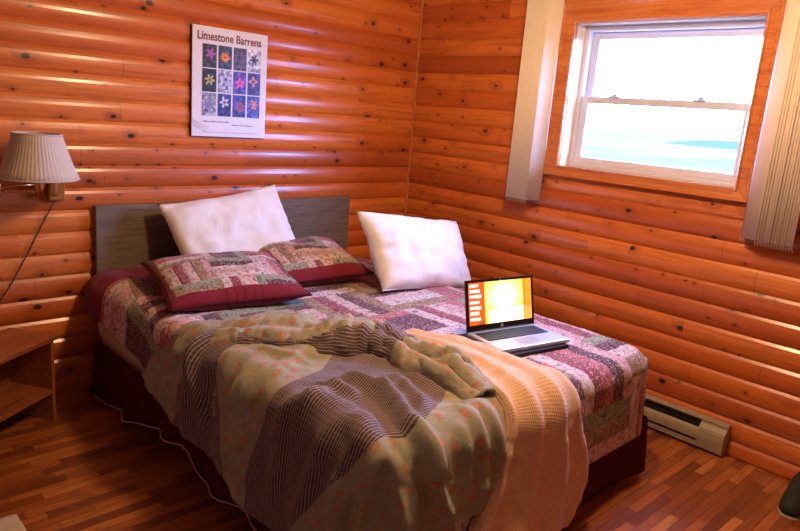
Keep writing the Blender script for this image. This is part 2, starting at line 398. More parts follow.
def frame_boxes(x0, x1, y0, y1, z0, z1, l, r, b, t):
    return [(x0, x1, y1-l, y1, z0, z1), (x0, x1, y0, y0+r, z0, z1), (x0, x1, y0+r, y1-l, z0, z0+b), (x0, x1, y0+r, y1-l, z1-t, z1)]
world_child('window_frame', boxes(*frame_boxes(.075, .15, wy0, wy1, wz0, wz1, .025, .022, .022, .028), bev=.002), M['vinyl'], win)
uy0, uy1 = wy0+.022, wy1-.025
world_child('upper_sash', boxes(*frame_boxes(.112, .14, uy0, uy1, 1.545, wz1-.028, .042, .030, .03, .034), bev=.003), M['vinyl'], win)
world_child('lower_sash', boxes(*frame_boxes(.080, .108, uy0, uy1, wz0+.022, 1.575, .040, .034, .034, .036), bev=.003), M['vinyl'], win)
world_child('upper_pane', boxes((.124, .127, uy0+.03, uy1-.04, 1.57, wz1-.06)), M['glass'], win)
world_child('lower_pane', boxes((.092, .095, uy0+.033, uy1-.038, wz0+.054, 1.541)), M['glass'], win)
for yy in (-1.36, -1.80):
    bm = boxes((.070, .10, yy-.028, yy+.028, 1.573, 1.581), (.074, .094, yy-.012, yy+.012, 1.58, 1.592), bev=.003)
    box(bm, .066, .078, yy-.03, yy-.004, 1.583, 1.591, .002)
    world_child('sash_lock', bm, M['vinyl'], win)

# outdoors: sea and headland
bm = bmesh.new(); vs = [bm.verts.new(p) for p in ((3, -900, -6), (2500, -1500, -6), (2500, 2500, -6), (3, 900, -6))]; bm.faces.new(vs)
tag(link('sea', bm, M['sea']), kind='structure')
bm = bmesh.new(); N = 40; top = []; base = []; back = []
for i in range(N+1):
    f = i/N; y = -200+f*460; x = 620+60*math.sin(f*5)
    h = 18*min(1, (1-f)*2.2)**.7*(1+.25*fbm(f*6, 1.3)) if f < 1 else 0
    base.append(bm.verts.new((x-40, y, -6.2))); top.append(bm.verts.new((x, y, -6+h))); back.append(bm.verts.new((x+120, y, -6.2)))
for i in range(N):
    bm.faces.new((base[i], base[i+1], top[i+1], top[i])); bm.faces.new((top[i], top[i+1], back[i+1], back[i]))
tag(link('headland', bm, M['hill'], smooth=True), kind='structure')

# ---------------------------------------------------------------- bed and bedding surfaces
X0, X1, YF, ZT = -2.03, -.545, -2.07, .55; RC, RR, FL = .12, .06, .06
def bedmap(s, t, h=0.):
    """unfolded cloth coordinates on the bed -> 3-D point on the made-up mattress, lifted h along the normal"""
    a = b = 0.; sx = 1
    if s < X0+RC: a = X0+RC-s; sx = -1
    elif s > X1-RC: a = s-(X1-RC)
    if t < YF+RC: b = YF+RC-t
    rho = max(a, b); cx = min(max(s, X0+RC), X1-RC); cy = max(t, YF+RC)
    if rho <= 0: return Vector((s, t, ZT+h))
    ph = PI/4*(b/a) if a >= b else PI/2-PI/4*(a/b)
    nx, ny = math.cos(ph)*sx, -math.sin(ph); f = RC-RR
    if rho < f: out, z, no, nz = rho, 0, 0, 1
    elif rho < f+RR*PI/2:
        th = (rho-f)/RR; out, z, no, nz = f+RR*math.sin(th), -RR*(1-math.cos(th)), math.sin(th), math.cos(th)
    else:
        d = rho-f-RR*PI/2; out, z, no, nz = RC+d*FL, -RR-d, 1, 0
    return Vector((cx+nx*(out+no*h), cy+ny*(out+no*h), ZT+z+nz*h))
def crspline(P, u):
    """Catmull-Rom through list of tuples, u in 0..1"""
    n = len(P)-1; x = min(max(u*n, 0), n-1e-9); i = int(x); f = x-i
    p0, p1, p2, p3 = P[max(i-1, 0)], P[i], P[i+1], P[min(i+2, n)]
    return tuple(.5*((2*b)+(-a+c)*f+(2*a-5*b+4*c-d)*f*f+(-a+3*b-3*c+d)*f**3) for a, b, c, d in zip(p0, p1, p2, p3))
def sheet(name, nu, nv, fn, mat, parent=None, uvfn=None, zone=None, thick=.008, closed_u=False):
    bm = bmesh.new(); uvl = bm.loops.layers.uv.new('UVMap'); zl = bm.loops.layers.uv.new('zone') if zone else None
    V = [[bm.verts.new(fn(i/nu, j/nv)) for j in range(nv+1)] for i in range(nu+1)]
    for i in range(nu):
        for j in range(nv):
            f = bm.faces.new((V[i][j], V[i+1][j], V[i+1][j+1], V[i][j+1])); f.smooth = True
            for lp, (a, b) in zip(f.loops, ((i, j), (i+1, j), (i+1, j+1), (i, j+1))):
                lp[uvl].uv = uvfn(a/nu, b/nv)
            if zone:
                zz = zone((i+.5)/nu, (j+.5)/nv)
                for lp in f.loops: lp[zl].uv = zz
    me = bpy.data.meshes.new(name); bm.to_mesh(me); bm.free(); me.materials.append(mat)
    o = bpy.data.objects.new(name, me); COL.objects.link(o)
    if parent: o.parent = parent
    if thick:
        md = o.modifiers.new('thickness', 'SOLIDIFY'); md.thickness = thick; md.offset = -1
    return o

bed = empty('double_bed', (-1.27, -1.0, 0), 0, 'double bed with flat grey-brown headboard and maroon bed skirt against back log wall', 'bed')
world_child('headboard', boxes((-2.018, -.528, -.052, -.022, .30, .892), bev=.002), M['headboard'], bed)
world_child('mattress', boxes((-2.03, -.545, -2.05, -.055, .27, .53), bev=.035), M['mattress'], bed, True)
world_child('box_spring', boxes((-2.01, -.555, -2.04, -.06, .10, .268), bev=.012), M['mattress'], bed)
for xx in (-1.95, -.60):
    for yy in (-1.95, -.14):
        bm = bmesh.new(); lathe(bm, [(0, 0), (.022, 0), (.028, .03), (.032, .10), (0, .10)], 14, (xx, yy, 0)); world_child('leg', bm, M['metal_dark'], bed, True)
# bed skirt: ring around left, foot and right, hem height changes along it
def skirt():
    bm = bmesh.new(); pts = []
    zh = [(0, .02), (.2, .02), (.45, .045), (.75, .12), (.92, .135), (1.08, .075), (1.3, .085), (1.9, .06), (2.05, .05), (3.0, .10), (3.56, .035), (3.62, .03), (5.5, .04)]
    def hem(s):
        for (a, za), (b, zb) in zip(zh, zh[1:]):
            if s <= b: return za+(zb-za)*((s-a)/(b-a))**1
        return zh[-1][1]
    xs0, xs1, ys1, ys0 = -2.045, -.535, -.08, -2.085
    L1 = ys1-ys0; L2 = xs1-xs0; n = 150; tot = 2*L1+L2; rows = []; hempts = []
    for i in range(n+1):
        s = tot*i/n
        if s < L1: p = Vector((xs0, ys1-s, 0)); nn = Vector((-1, 0, 0))
        elif s < L1+L2: p = Vector((xs0+s-L1, ys0, 0)); nn = Vector((0, -1, 0))
        else: p = Vector((xs1, ys0+(s-L1-L2), 0)); nn = Vector((1, 0, 0))
        amp = .016 if s < L1-.1 else .006
        col_ = []
        for j in range(9):
            f = j/8; z = .268*(1-f)+hem(s)*f
            w = amp*f*(math.sin(s*17)+.6*math.sin(s*31+1)) + .02*f
            col_.append(bm.verts.new(p+nn*w+Vector((0, 0, z))))
        rows.append(col_); hempts.append(col_[-1].co.copy())
    for A, B in zip(rows, rows[1:]):
        for j in range(8): bm.faces.new((A[j], B[j], B[j+1], A[j+1]))
    return bm, hempts
bm, hp = skirt(); sk = world_child('bed_skirt', bm, M['maroon'], bed, True)
sk.modifiers.new('t', 'SOLIDIFY').thickness = .004
bm = bmesh.new(); tube(bm, [q+Vector((-.003, 0, 0)) for q in hp[2:56]], .0026, 6)
pp = link('piping', bm, M['piping'], sk, True); pp['label'] = 'pale piping along skirt hem'

# patchwork quilt
QL, QR, QF, QH = -2.32, -.26, -2.37, -.06
def quilt_fn(p, q):
    t = QH+(QF-QH)*q
    # the left hem hangs less near the head and swings up at the head corner
    lefts = QL + .03*math.sin(t*7)
    if t > -.78: lefts += min(1, (t+.78)/.5)*.19
    s = lefts + (QR-lefts)*p
    h = .006+.004*fbm(s*9, t*9)+.003*fbm(s*25, t*25)
    if s < X0+.1: h += .010*math.sin(t*14+.5)*min(1, (X0+.1-s)/.2)+.006
    h += .035*gauss(t+.12, .16)*(1 if s < -1.5 else max(0, 1-(s+1.5)*3))
    return bedmap(s, t, h)
def maroon_band(t, u, v):
    nz = t.ma('ADD', v, .0)
    return t.ma('GREATER_THAN', nz, -.24)
M['quilt'] = quilt_with_border('patchwork_quilt', maroon_band, .34, 0)
quilt = sheet('patchwork_quilt', 150, 170, quilt_fn, M['quilt'], uvfn=lambda p, q: (QL+(QR-QL)*p, QH+(QF-QH)*q))
tag(quilt, 'pink, cream and maroon patchwork quilt spread over the double bed', 'quilt')
bm = bmesh.new(); tube(bm, [quilt_fn(i/50, 0.)+Vector((0, 0, .004)) for i in range(0, 51)], .004, 6)
pp = link('piping', bm, M['piping'], quilt, True); pp['label'] = 'white piping along the head edge'

# comforter
C = [  # control lines across the bands; each from under the bunched roll down to the hem, in unfolded bed coordinates
    [(-1.90, -.93), (-1.99, -.93), (-2.06, -.88), (-2.12, -.80), (-2.23, -.72)],
    [(-1.86, -1.02), (-1.98, -1.04), (-2.08, -1.06), (-2.20, -1.04), (-2.31, -1.02)],
    [(-1.76, -1.20), (-1.95, -1.21), (-2.10, -1.28), (-2.23, -1.36), (-2.35, -1.40)],
    [(-1.70, -1.44), (-1.86, -1.56), (-2.03, -1.59), (-2.20, -1.54), (-2.39, -1.53)],
    [(-1.52, -1.82), (-1.71, -1.95), (-1.97, -2.03), (-2.18, -1.88), (-2.38, -1.76)],
    [(-1.49, -1.86), (-1.66, -2.02), (-1.90, -2.14), (-2.16, -2.16), (-2.34, -2.24)],
    [(-1.44, -1.89), (-1.57, -2.03), (-1.68, -2.14), (-1.78, -2.22), (-1.84, -2.30)],
    [(-1.28, -1.90), (-1.36, -2.02), (-1.42, -2.12), (-1.46, -2.20), (-1.50, -2.28)]]
def comf_st(p, q):
    rows = [crspline(c, p) for c in C]; return crspline(rows, q)
RIDGES = [  # (s,t) start, end, height, width: folds read off the cloth
    ((-1.82, -1.67), (-1.80, -1.81), .026, .028), ((-1.80, -1.81), (-1.90, -2.04), .036, .028), ((-1.90, -2.04), (-1.91, -2.10), .036, .028), ((-1.91, -2.10), (-1.81, -2.30), .036, .026),
    ((-1.87, -1.78), (-1.96, -2.04), -.020, .024), ((-1.97, -2.06), (-1.90, -2.26), -.016, .026), ((-1.93, -1.66), (-1.87, -1.80), .018, .022), ((-1.70, -1.76), (-1.78, -1.96), .020, .024), ((-1.66, -1.72), (-1.70, -1.92), -.012, .02),
    ((-2.01, -1.68), (-1.96, -1.84), .018, .024), ((-1.96, -1.84), (-2.02, -2.04), .020, .026), ((-1.76, -2.06), (-1.74, -2.20), .016, .018), ((-1.64, -2.04), (-1.62, -2.16), .016, .018),
    ((-2.02, -1.11), (-2.24, -1.22), .022, .022), ((-1.93, -1.30), (-1.86, -1.50), .016, .022), ((-2.00, -1.38), (-2.20, -1.46), .016, .022), ((-2.02, -2.08), (-2.10, -2.30), .024, .024),
    ((-1.98, -1.10), (-2.28, -1.12), .020, .03), ((-2.0, -1.22), (-2.3, -1.26), -.012, .03),
    ((-2.02, -1.0), (-2.26, -.92), .016, .03), ((-1.75, -1.36), (-1.92, -1.48), .014, .03), ((-2.05, -1.45), (-2.3, -1.48), .012, .03),
    ((-2.04, -1.68), (-2.3, -1.66), .014, .035), ((-2.1, -1.95), (-2.3, -2.0), .026, .04), ((-2.06, -2.06), (-2.3, -2.16), .024, .03), ((-1.95, -2.12), (-2.1, -2.32), .022, .03), ((-1.70, -2.02), (-1.68, -2.26), .018, .025), ((-2.02, -1.86), (-2.3, -1.80), .018, .03), ((-1.90, -1.70), (-2.05, -1.74), .016, .025), ((-1.62, -2.02), (-1.60, -2.2), .014, .03)]
def seg_d(p, a, b):
    ax, ay = b[0]-a[0], b[1]-a[1]; L = ax*ax+ay*ay; f = max(0, min(1, ((p[0]-a[0])*ax+(p[1]-a[1])*ay)/L))
    d = math.hypot(p[0]-a[0]-f*ax, p[1]-a[1]-f*ay); return d, f
def comf_h(s, t, p):
    h = .034+.009*fbm(s*6, t*6, 3)+.008*fbm(s*13, t*13, 1)
    wx = s*5+.5*fbm(s*4, t*4, 9); wy = t*9+.5*fbm(s*4, t*4, 5)
    h += .010*max(0, 1-abs(fbm(wx*.7, wy*.7, 2, 1))*3)**1.3
    for a, b, hh, w in RIDGES:
        d, f = seg_d((s, t), a, b); h += hh*1.35*gauss(d, w)*(.35+.65*math.sin(PI*min(1, max(.0, f*.8+.15))))
    if s < X0+.08: h += .016*min(1, (X0+.08-s)/.3)*(1+.5*math.sin(t*16))
    return max(.030, h)
def comf_fn(p, q):
    s, t = comf_st(p, q); return bedmap(s, t, comf_h(s, t, p))
def comf_zone(p, q):
    b = q*7
    pl = (1 <= b < 2) or (3 <= b < 4)
    return (1. if pl else 0., 1. if p > .975 and b > 4.4 else 0.)
comf = sheet('comforter', 90, 210, comf_fn, M['comforter'], uvfn=lambda p, q: tuple(comf_st(p, q)), zone=comf_zone, thick=.016)
tag(comf, 'sage floral and dark plaid banded comforter crumpled over the near corner of the bed', 'comforter')
comf.data.materials[0] = M['comforter']
# bunched roll along its turned-back edge: a part of the comforter
ROLL = [(-2.08, -.96, .004), (-1.98, -1.04, .018), (-1.85, -1.14, .032), (-1.73, -1.27, .044), (-1.63, -1.40, .048), (-1.55, -1.53, .050), (-1.535, -1.70, .048), (-1.545, -1.86, .04), (-1.57, -2.01, .025)]
ROLLW = [.05, .085, .115, .125, .115, .085, .08, .075, .05]
def roll_fn(p, q):
    x, y, hgt = crspline(ROLL, p); w = crspline([(a,) for a in ROLLW], p)[0]
    x2, y2, _ = crspline(ROLL, min(1, p+.01)); x1, y1, _ = crspline(ROLL, max(0, p-.01))
    d = Vector((x2-x1, y2-y1)).normalized(); nrm = Vector((d.y, -d.x))   # towards the near-left side
    nrm = -nrm if nrm.x > 0 else nrm
    th = PI*1.12*q-.06*PI
    rad = 1+.22*fbm(p*9, q*2.2, 4.)+.12*fbm(p*22, q*5, 8.)+.05*fbm(p*48, q*9, 3.)+.16*math.sin(p*PI*7+q*3.2)
    off = -math.cos(th)*w*rad; rid = max(0, 1-abs(fbm(p*7+q*1.5, q*3-p*2, 6., 2))*4)
    hh = math.sin(th)*hgt*2.0*rad*(1-.35*gauss(th-PI*.62, .22)*(.5+.5*math.sin(p*9)))*(.92+.18*rid)-.016*gauss(th-PI*(.45+.2*math.sin(p*11)), .12)
    base = bedmap(x+nrm.x*off, y+nrm.y*off, .02+max(-.01, hh))
    return base
def roll_zone(p, q):
    pl = (.22 < p < .60 and q > .74-.08*math.sin(p*14)) or (.60 <= p < .70)
    return (1. if pl else 0., 0.)
r_ = sheet('turned_back_edge', 150, 44, roll_fn, M['comforter'], comf, uvfn=lambda p, q: (p*1.5, q*.34), zone=roll_zone, thick=.01)

# peach waffle blanket
TAN = [  # left edge .. right edge
    [(-1.42, -1.40), (-1.40, -1.61), (-1.47, -1.88), (-1.55, -2.04), (-1.59, -2.12), (-1.64, -2.24), (-1.72, -2.38), (-1.74, -2.50)],
    [(-1.39, -1.42), (-1.35, -1.66), (-1.41, -1.92), (-1.48, -2.05), (-1.50, -2.14), (-1.52, -2.27), (-1.57, -2.40), (-1.58, -2.51)],
    [(-1.35, -1.43), (-1.29, -1.68), (-1.33, -1.93), (-1.38, -2.06), (-1.38, -2.16), (-1.38, -2.29), (-1.42, -2.42), (-1.43, -2.52)],
    [(-1.30, -1.44), (-1.23, -1.66), (-1.24, -1.92), (-1.27, -2.07), (-1.25, -2.18), (-1.23, -2.31), (-1.26, -2.44), (-1.29, -2.52)],
    [(-1.26, -1.43), (-1.255, -1.63), (-1.205, -1.88), (-1.18, -2.03), (-1.13, -2.18), (-1.06, -2.33), (-1.08, -2.45), (-1.16, -2.53)]]
def tan_st(p, q): return crspline([crspline(c, p) for c in TAN], q)
def tan_fn(p, q):
    s, t = tan_st(p, q); env = math.sin(PI*min(1, q*1.0))**.45 if 0 < q < 1 else 0
    gr = .3+.7*min(1, p*1.4)
    pl = .5+.5*math.sin(2*PI*(3.3*q+.18*math.sin(p*4)+.1))
    pl2 = .5+.5*math.sin(2*PI*(7.1*q+.3*math.sin(p*5+1)))
    h = .012+.030*env+(.023*pl**1.1+.004*pl2)*env*gr+.006*fbm(s*14, t*14, 6)
    h += .028*gauss(p-.42, .25)*env
    if p > .45: h += .05*(p-.45)*env
    # hem edge curls up from the comforter on the left
    h += .022*gauss(q-.06, .06)
    return bedmap(s, t, h)
tan = sheet('waffle_blanket', 170, 90, tan_fn, M['waffle'], uvfn=lambda p, q: (q*.62, p*1.3), thick=.012)
tag(tan, 'peach waffle-weave blanket trailing over the foot of the bed', 'blanket')

# ---------------------------------------------------------------- pillows
def pillow(name, w, h, th, mat, n=36, pinch=.10, sag=0., seed=0., wr=.012, uvs=1., taper=0.):
    """closed cushion in local XY, thickness along Z"""
    bm = bmesh.new(); uvl = bm.loops.layers.uv.new('UVMap'); V = {}
    def pt(i, j, sd):
        u = 2*i/n-1; v = 2*j/n-1
        x = u*(w/2)*(1+taper*v)*(1-pinch*(1-abs(v)**2.2)*abs(u)**3); y = v*(h/2)*(1-pinch*(1-abs(u)**2.2)*abs(v)**3)
        e = max(0, (1-abs(u)**2.6)*(1-abs(v)**2.6))
        z = sd*th/2*e**.5*(1+.12*fbm(u*1.6+seed, v*1.6, sd))
        z += sag*(1-u*u)*-.5+wr*fbm(x*9+seed, y*9, 2)*(e**.3)+wr*.6*fbm(x*5+seed, y*24, 5)*(1-e)
        return Vector((x, y, z)), (x*uvs, y*uvs)
    for sd in (1, -1):
        for i in range(n+1):
            for j in range(n+1):
                rim = i in (0, n) or j in (0, n)
                if sd == -1 and rim: V[(i, j, -1)] = V[(i, j, 1)]; continue
                V[(i, j, sd)] = bm.verts.new(pt(i, j, sd)[0])
        for i in range(n):
            for j in range(n):
                q = [(i, j), (i+1, j), (i+1, j+1), (i, j+1)]
                if sd < 0: q = q[::-1]
                f = bm.faces.new([V[(a, b, sd)] for a, b in q]); f.smooth = True
                for lp, (a, b) in zip(f.loops, q): lp[uvl].uv = pt(a, b, sd)[1]
    rim = [V[(i, 0, 1)].co.copy() for i in range(n)]+[V[(n, j, 1)].co.copy() for j in range(n)]+[V[(n-i, n, 1)].co.copy() for i in range(n)]+[V[(0, n-j, 1)].co.copy() for j in range(n)]
    me = bpy.data.meshes.new(name); bm.to_mesh(me); bm.free(); me.materials.append(mat)
    o = bpy.data.objects.new(name, me); COL.objects.link(o); return o, rim
def orient(o, c, xdir, ydir):
    X = Vector(xdir).normalized(); Y = Vector(ydir); Y = (Y-X*Y.dot(X)).normalized(); Z = X.cross(Y)
    mm = Matrix((X, Y, Z)).transposed().to_4x4(); mm.translation = Vector(c); o.matrix_world = mm
def corners(o, bl, br, tl):
    """place by bottom-left, bottom-right, top-left corners"""
    bl, br, tl = map(Vector, (bl, br, tl)); orient(o, (br+tl)/2, br-bl, tl-bl)
# white pillow leaning on the headboard
o, rim = pillow('white_pillow', .68, .44, .17, M['white_cotton'], seed=1.3, pinch=.07, sag=.02, wr=.016)
corners(o, (-1.715, -.375, .55), (-1.065, -.34, .63), (-1.765, -.16, .895))
tag(o, 'white pillow leaning upright against the grey-brown headboard', 'pillow', 'white pillows on the bed')
bm = bmesh.new(); tube(bm, rim[0:37], .003, 6); 
s_ = link('seam', bm, M['white_cotton'], o, True)
o, rim = pillow('white_pillow', .68, .42, .19, M['white_cotton'], seed=4.1, pinch=.07, sag=.0, wr=.016, taper=.06)
corners(o, (-.945, -.92, .60), (-.33, -.95, .53), (-1.035, -.70, .91))
tag(o, 'plump white pillow tipped up beside the window wall, right of the patchwork cushions', 'pillow', 'white pillows on the bed')
bm = bmesh.new(); tube(bm, rim[0:37], .003, 6); link('seam', bm, M['white_cotton'], o, True)
# patchwork cushions with maroon edges
def sham_mat(name, w, h, rot):
    def f(t, u, v):
        a = t.ma('GREATER_THAN', t.ma('ABSOLUTE', u), w/2-.035); b = t.ma('GREATER_THAN', t.ma('ABSOLUTE', v), h/2-.055)
        return t.ma('MAXIMUM', a, b)
    return quilt_with_border(name, f, .19, rot)
SH = []
for nm, c, xd, yd, w, h, th, lab, sd in (
        ('patchwork_cushion', (-1.665, -.60, .640), (.60, -.12, .015), (.22, .62, .10), .60, .50, .15, 'patchwork cushion with maroon edging lying in front of the pillow that leans on the headboard', 2.2),
        ('patchwork_cushion', (-1.15, -.485, .65), (.60, -.10, .03), (.12, .62, .12), .52, .46, .14, 'patchwork cushion with maroon edging tucked between the two white pillows', 5.7)):
    o, rim = pillow(nm, w, h, th, sham_mat('cushion_patchwork', w, h, .0), seed=sd, pinch=.05, wr=.006)
    orient(o, c, xd, yd); tag(o, lab, 'cushion', 'patchwork cushions on the bed')
    bm = bmesh.new(); tube(bm, rim, .005, 6, close=True); link('piping', bm, M['maroon'], o, True)
    SH.append(o)

# ---------------------------------------------------------------- vertex-coloured pictures
def picture(name, w, h, nx, ny, fn, mat, parent, loc=(0, 0, 0)):
    """flat picture in local XZ plane facing -Y"""
    bm = bmesh.new(); cl = bm.loops.layers.color.new('col')
    V = [[bm.verts.new((loc[0]+w*i/nx, loc[1], loc[2]+h*j/ny)) for j in range(ny+1)] for i in range(nx+1)]
    for i in range(nx):
        for j in range(ny):
            f = bm.faces.new((V[i][j], V[i+1][j], V[i+1][j+1], V[i][j+1]))
            for lp, (a, b) in zip(f.loops, ((i, j), (i+1, j), (i+1, j+1), (i, j+1))): lp[cl] = (*[max(0, min(1, x)) for x in fn(a/nx, b/ny)], 1)
    me = bpy.data.meshes.new(name); bm.to_mesh(me); bm.free(); me.materials.append(mat)
    o = bpy.data.objects.new(name, me); COL.objects.link(o); o.parent = parent; return o
def lerp(a, b, f): f = max(0, min(1, f)); return tuple(x+(y-x)*f for x, y in zip(a, b))

# ---------------------------------------------------------------- laptop on its black sleeve
lx, ly, lz, lr = -.985, -1.612, .566, math.radians(-10.5)
slv = link('laptop_sleeve', boxes((-.222, .160, -.222, .045, -.006, .0125), bev=.005), M['rubber'], smooth=False)
slv.location = (lx, ly, lz); slv.rotation_euler = (0, math.radians(0), lr+.02)
tag(slv, 'flat black laptop sleeve lying on the quilt under the laptop', 'laptop sleeve')
lap = empty('laptop', (lx, ly, lz+.0135), lr, 'open silver laptop with lit yellow screen on the bed', 'laptop')
LW, LD = .362, .205
link('base', boxes((-LW/2, LW/2, -LD, 0, 0, .016), bev=.004), M['silver'], lap)
kb = link('keyboard', boxes((-.158, .158, -.110, -.020, .0160, .0168)), M['black'], lap)
for r in range(5):
    for k in range(14):
        x = -.156+.0223*k; y = -.108+.0174*r
        link('key', boxes((x, x+.0188, y, y+.0145, .0168, .0188)), M['black'], kb)
link('touchpad', boxes((-.050, .045, -.178, -.122, .0158, .0165)), plain('touchpad_grey', (.34, .36, .42), .3), lap)
tilt = math.radians(13)
lid = link('lid', boxes((-LW/2, LW/2, 0, .007, 0, .207), bev=.003), M['blackgloss'], lap); lid.location = (0, -.004, .014); lid.rotation_euler = (-tilt, 0, 0)
bm = bmesh.new(); tube(bm, [(-.15, 0, .014), (.15, 0, .014)], .006, 10); link('hinge', bm, M['black'], lap)
def scr(u, v):
    cx_ = (u-.55)/.30; cy_ = (v-.62)/.45
    g_ = math.exp(-(cx_*cx_+cy_*cy_))
    c = lerp((1., .50, .06), (1., .80, .18), .6+.5*fbm(u*5, v*4, 2)); c = lerp(c, (1, .98, .74), g_*1.3)
    if v < .36-.14*abs(u-.7)+.05*fbm(u*9, 2) and u > .30: c = lerp(c, (1, .97, .84), .85)
    if .52 < u < .60 and .34 < v < .66: c = (.92, 1, .88)
    if .47 < u < .58 and .74 < v < .76: c = (.55, .35, .12)
    if u > .86: c = lerp((1., .45, .08), c, .25)
    if u > .885 and u < .895 and v > .3: c = (.62, .25, .06)
    if u < .24: c = (.93, .30, .06)
    if .14 < u < .24 and v < .1: c = (.62, .25, .1)
    for r in range(7):
        yc = .93-.132*r
        if .02 < u < .15+.05*((r*37) % 5)/5 and abs(v-yc) < .034: c = (1, .93, .88)
        if .02 < u < .12 and abs(v-yc+.03) < .01: c = (.8, .55, .5)
    return c
picture('screen', .334, .168, 96, 56, scr, M['screen'], lid, (-.167, -.0006, .028))
bm = bmesh.new(); tube(bm, [(.006*math.cos(a/10*PI), -.0008, .015+.006*math.sin(a/10*PI)) for a in range(20)], .0007, 5, close=True)
for dx in (-.0022, .0014): box(bm, dx, dx+.0009, -.0012, -.0004, .011, .019)
link('emblem', bm, M['silver'], lid)
link('webcam', boxes((-.004, .004, -.0008, 0, .200, .203)), M['silver'], lid)

# ---------------------------------------------------------------- poster
px0, pz0, pw, ph = -1.546, 1.222, .416, .524
post = empty('wall_poster', (px0, -.024, pz0), 0, 'pale poster of twelve flower photographs hung on the back log wall', 'poster')
def curl(bm, y0, y1):
    n = 12; f = []
    for i in range(n+1):
        u = i/n; b = -.003*math.sin(PI*u)
        f.append([bm.verts.new((u*pw, y0+b, 0)), bm.verts.new((u*pw, y0+b, ph)), bm.verts.new((u*pw, y1+b, ph)), bm.verts.new((u*pw, y1+b, 0))])
    for A, B in zip(f, f[1:]):
        for k in range(4): bm.faces.new((A[k], B[k], B[(k+1) % 4], A[(k+1) % 4]))
    bm.faces.new(f[0]); bm.faces.new(f[-1][::-1]); return bm
link('backing_board', curl(bmesh.new(), -.002, .004), M['backing'], post).location = (-.004, .001, -.004)
link('sheet', curl(bmesh.new(), -.006, -.0022), M['paper'], post)
def text(body, size, x, z, mat, parent, name, sx=1., bold=.0006):
    cu = bpy.data.curves.new(name, 'FONT'); cu.body = body; cu.size = size; cu.extrude = .0003; cu.offset = bold
    cu.materials.append(mat); o = bpy.data.objects.new(name, cu); COL.objects.link(o); o.parent = parent
    o.location = (x, -.0098, z); o.rotation_euler = (PI/2, 0, 0); o.scale = (sx, 1, 1)
    bpy.context.view_layer.update(); me = bpy.data.meshes.new_from_object(o.evaluated_get(bpy.context.evaluated_depsgraph_get()))
    n_ = bpy.data.objects.new(name, me); COL.objects.link(n_); n_.parent = parent; n_.location = o.location; n_.rotation_euler = o.rotation_euler; n_.scale = o.scale
    bpy.data.objects.remove(o); n_.name = name; return n_
text('Limestone Barrens', .056, .022, .462, M['ink_red'], post, 'title_text', .83, .0009)
text('of Newfoundland', .012, .20, .508, M['ink'], post, 'subtitle_text') if False else None
FLW = [  # background, flower colour, centre colour, petals
    ((.10, .10, .13), (.55, .25, .55), (.62, .45, .50), 5), ((.10, .13, .20), (.95, .50, .10), (.90, .20, .03), 12), ((.16, .15, .22), (.30, .22, .38), (.15, .10, .20), 7), ((.45, .47, .66), (.20, .20, .30), (.06, .06, .14), 6),
    ((.05, .07, .10), (.62, .60, .38), (.40, .42, .20), 6), ((.35, .36, .62), (.60, .58, .85), (.20, .18, .48), 6), ((.18, .14, .38), (.80, .30, .62), (.85, .10, .35), 5), ((.12, .10, .30), (.70, .45, .50), (.30, .18, .30), 4),
    ((.30, .30, .36), (.42, .40, .60), (.55, .50, .62), 8), ((.10, .10, .28), (.66, .66, .85), (.30, .30, .50), 5), ((.12, .12, .36), (.60, .25, .20), (.28, .26, .55), 7), ((.14, .16, .38), (.70, .38, .30), (.60, .62, .85), 6)]
def flower(bg, fc, cc, npet, sd):
    def fn(u, v):
        x = (u-.5-.06*math.sin(sd*3)); y = (v-.55-.08*math.cos(sd*2))*1.45
        r = math.hypot(x, y); a = math.atan2(y, x)
        c = lerp(bg, tuple(min(1, q*2.4+.06) for q in bg), .5+.9*fbm(u*5+sd*9, v*7, sd))
        R = .36*(.72+.28*math.cos(a*npet+sd))+.05*fbm(u*8, v*8, sd)
        if r < R: c = lerp(fc, tuple(min(1, q*1.35) for q in fc), r/.3)
        if r < .10: c = cc
        return c
    return fn
gx, gz, cw, chh = .052, .110, .0745, .110
for k in range(12):
    c_, r_i = k % 4, k//4
    x = gx+c_*.0835; z = .449-.006-chh-r_i*.1155-(.004 if c_ == 0 else 0)*0
    picture('flower_photograph', cw, chh, 22, 30, flower(*FLW[k], k*1.7+.4), M['print'], post, (x, -.0096, z))
text('of the Great Northern Peninsula', .013, .07, .070, M['ink_red'], post, 'caption_text', .9) if False else None
for x_, z_, n_, st_, hh_ in ((.055, .071, 9, .016, .006), (.215, .058, 8, .016, .005), (.05, .020, 20, .016, .0022)):
    bm = bmesh.new(); lo = []; hi = []
    for k in range(n_*2+1):
        a_ = hh_*(.35+.65*((k*7) % 5)/4)
        lo.append(bm.verts.new((x_+k*st_/2, -.0096, z_))); hi.append(bm.verts.new((x_+k*st_/2, -.0096, z_+a_)))
    for k in range(n_*2): bm.faces.new((lo[k], lo[k+1], hi[k+1], hi[k]))
    link('caption_line', bm, M['ink'], post)

bm = bmesh.new()
for k in range(3): tube(bm, [(.002+.009*i, -.0085, .078-.012*k-.0040*i+.0012*math.sin(i*.8)) for i in range(10)], .0010, 5)
link('line_drawing', bm, M['gold_ink'], post)

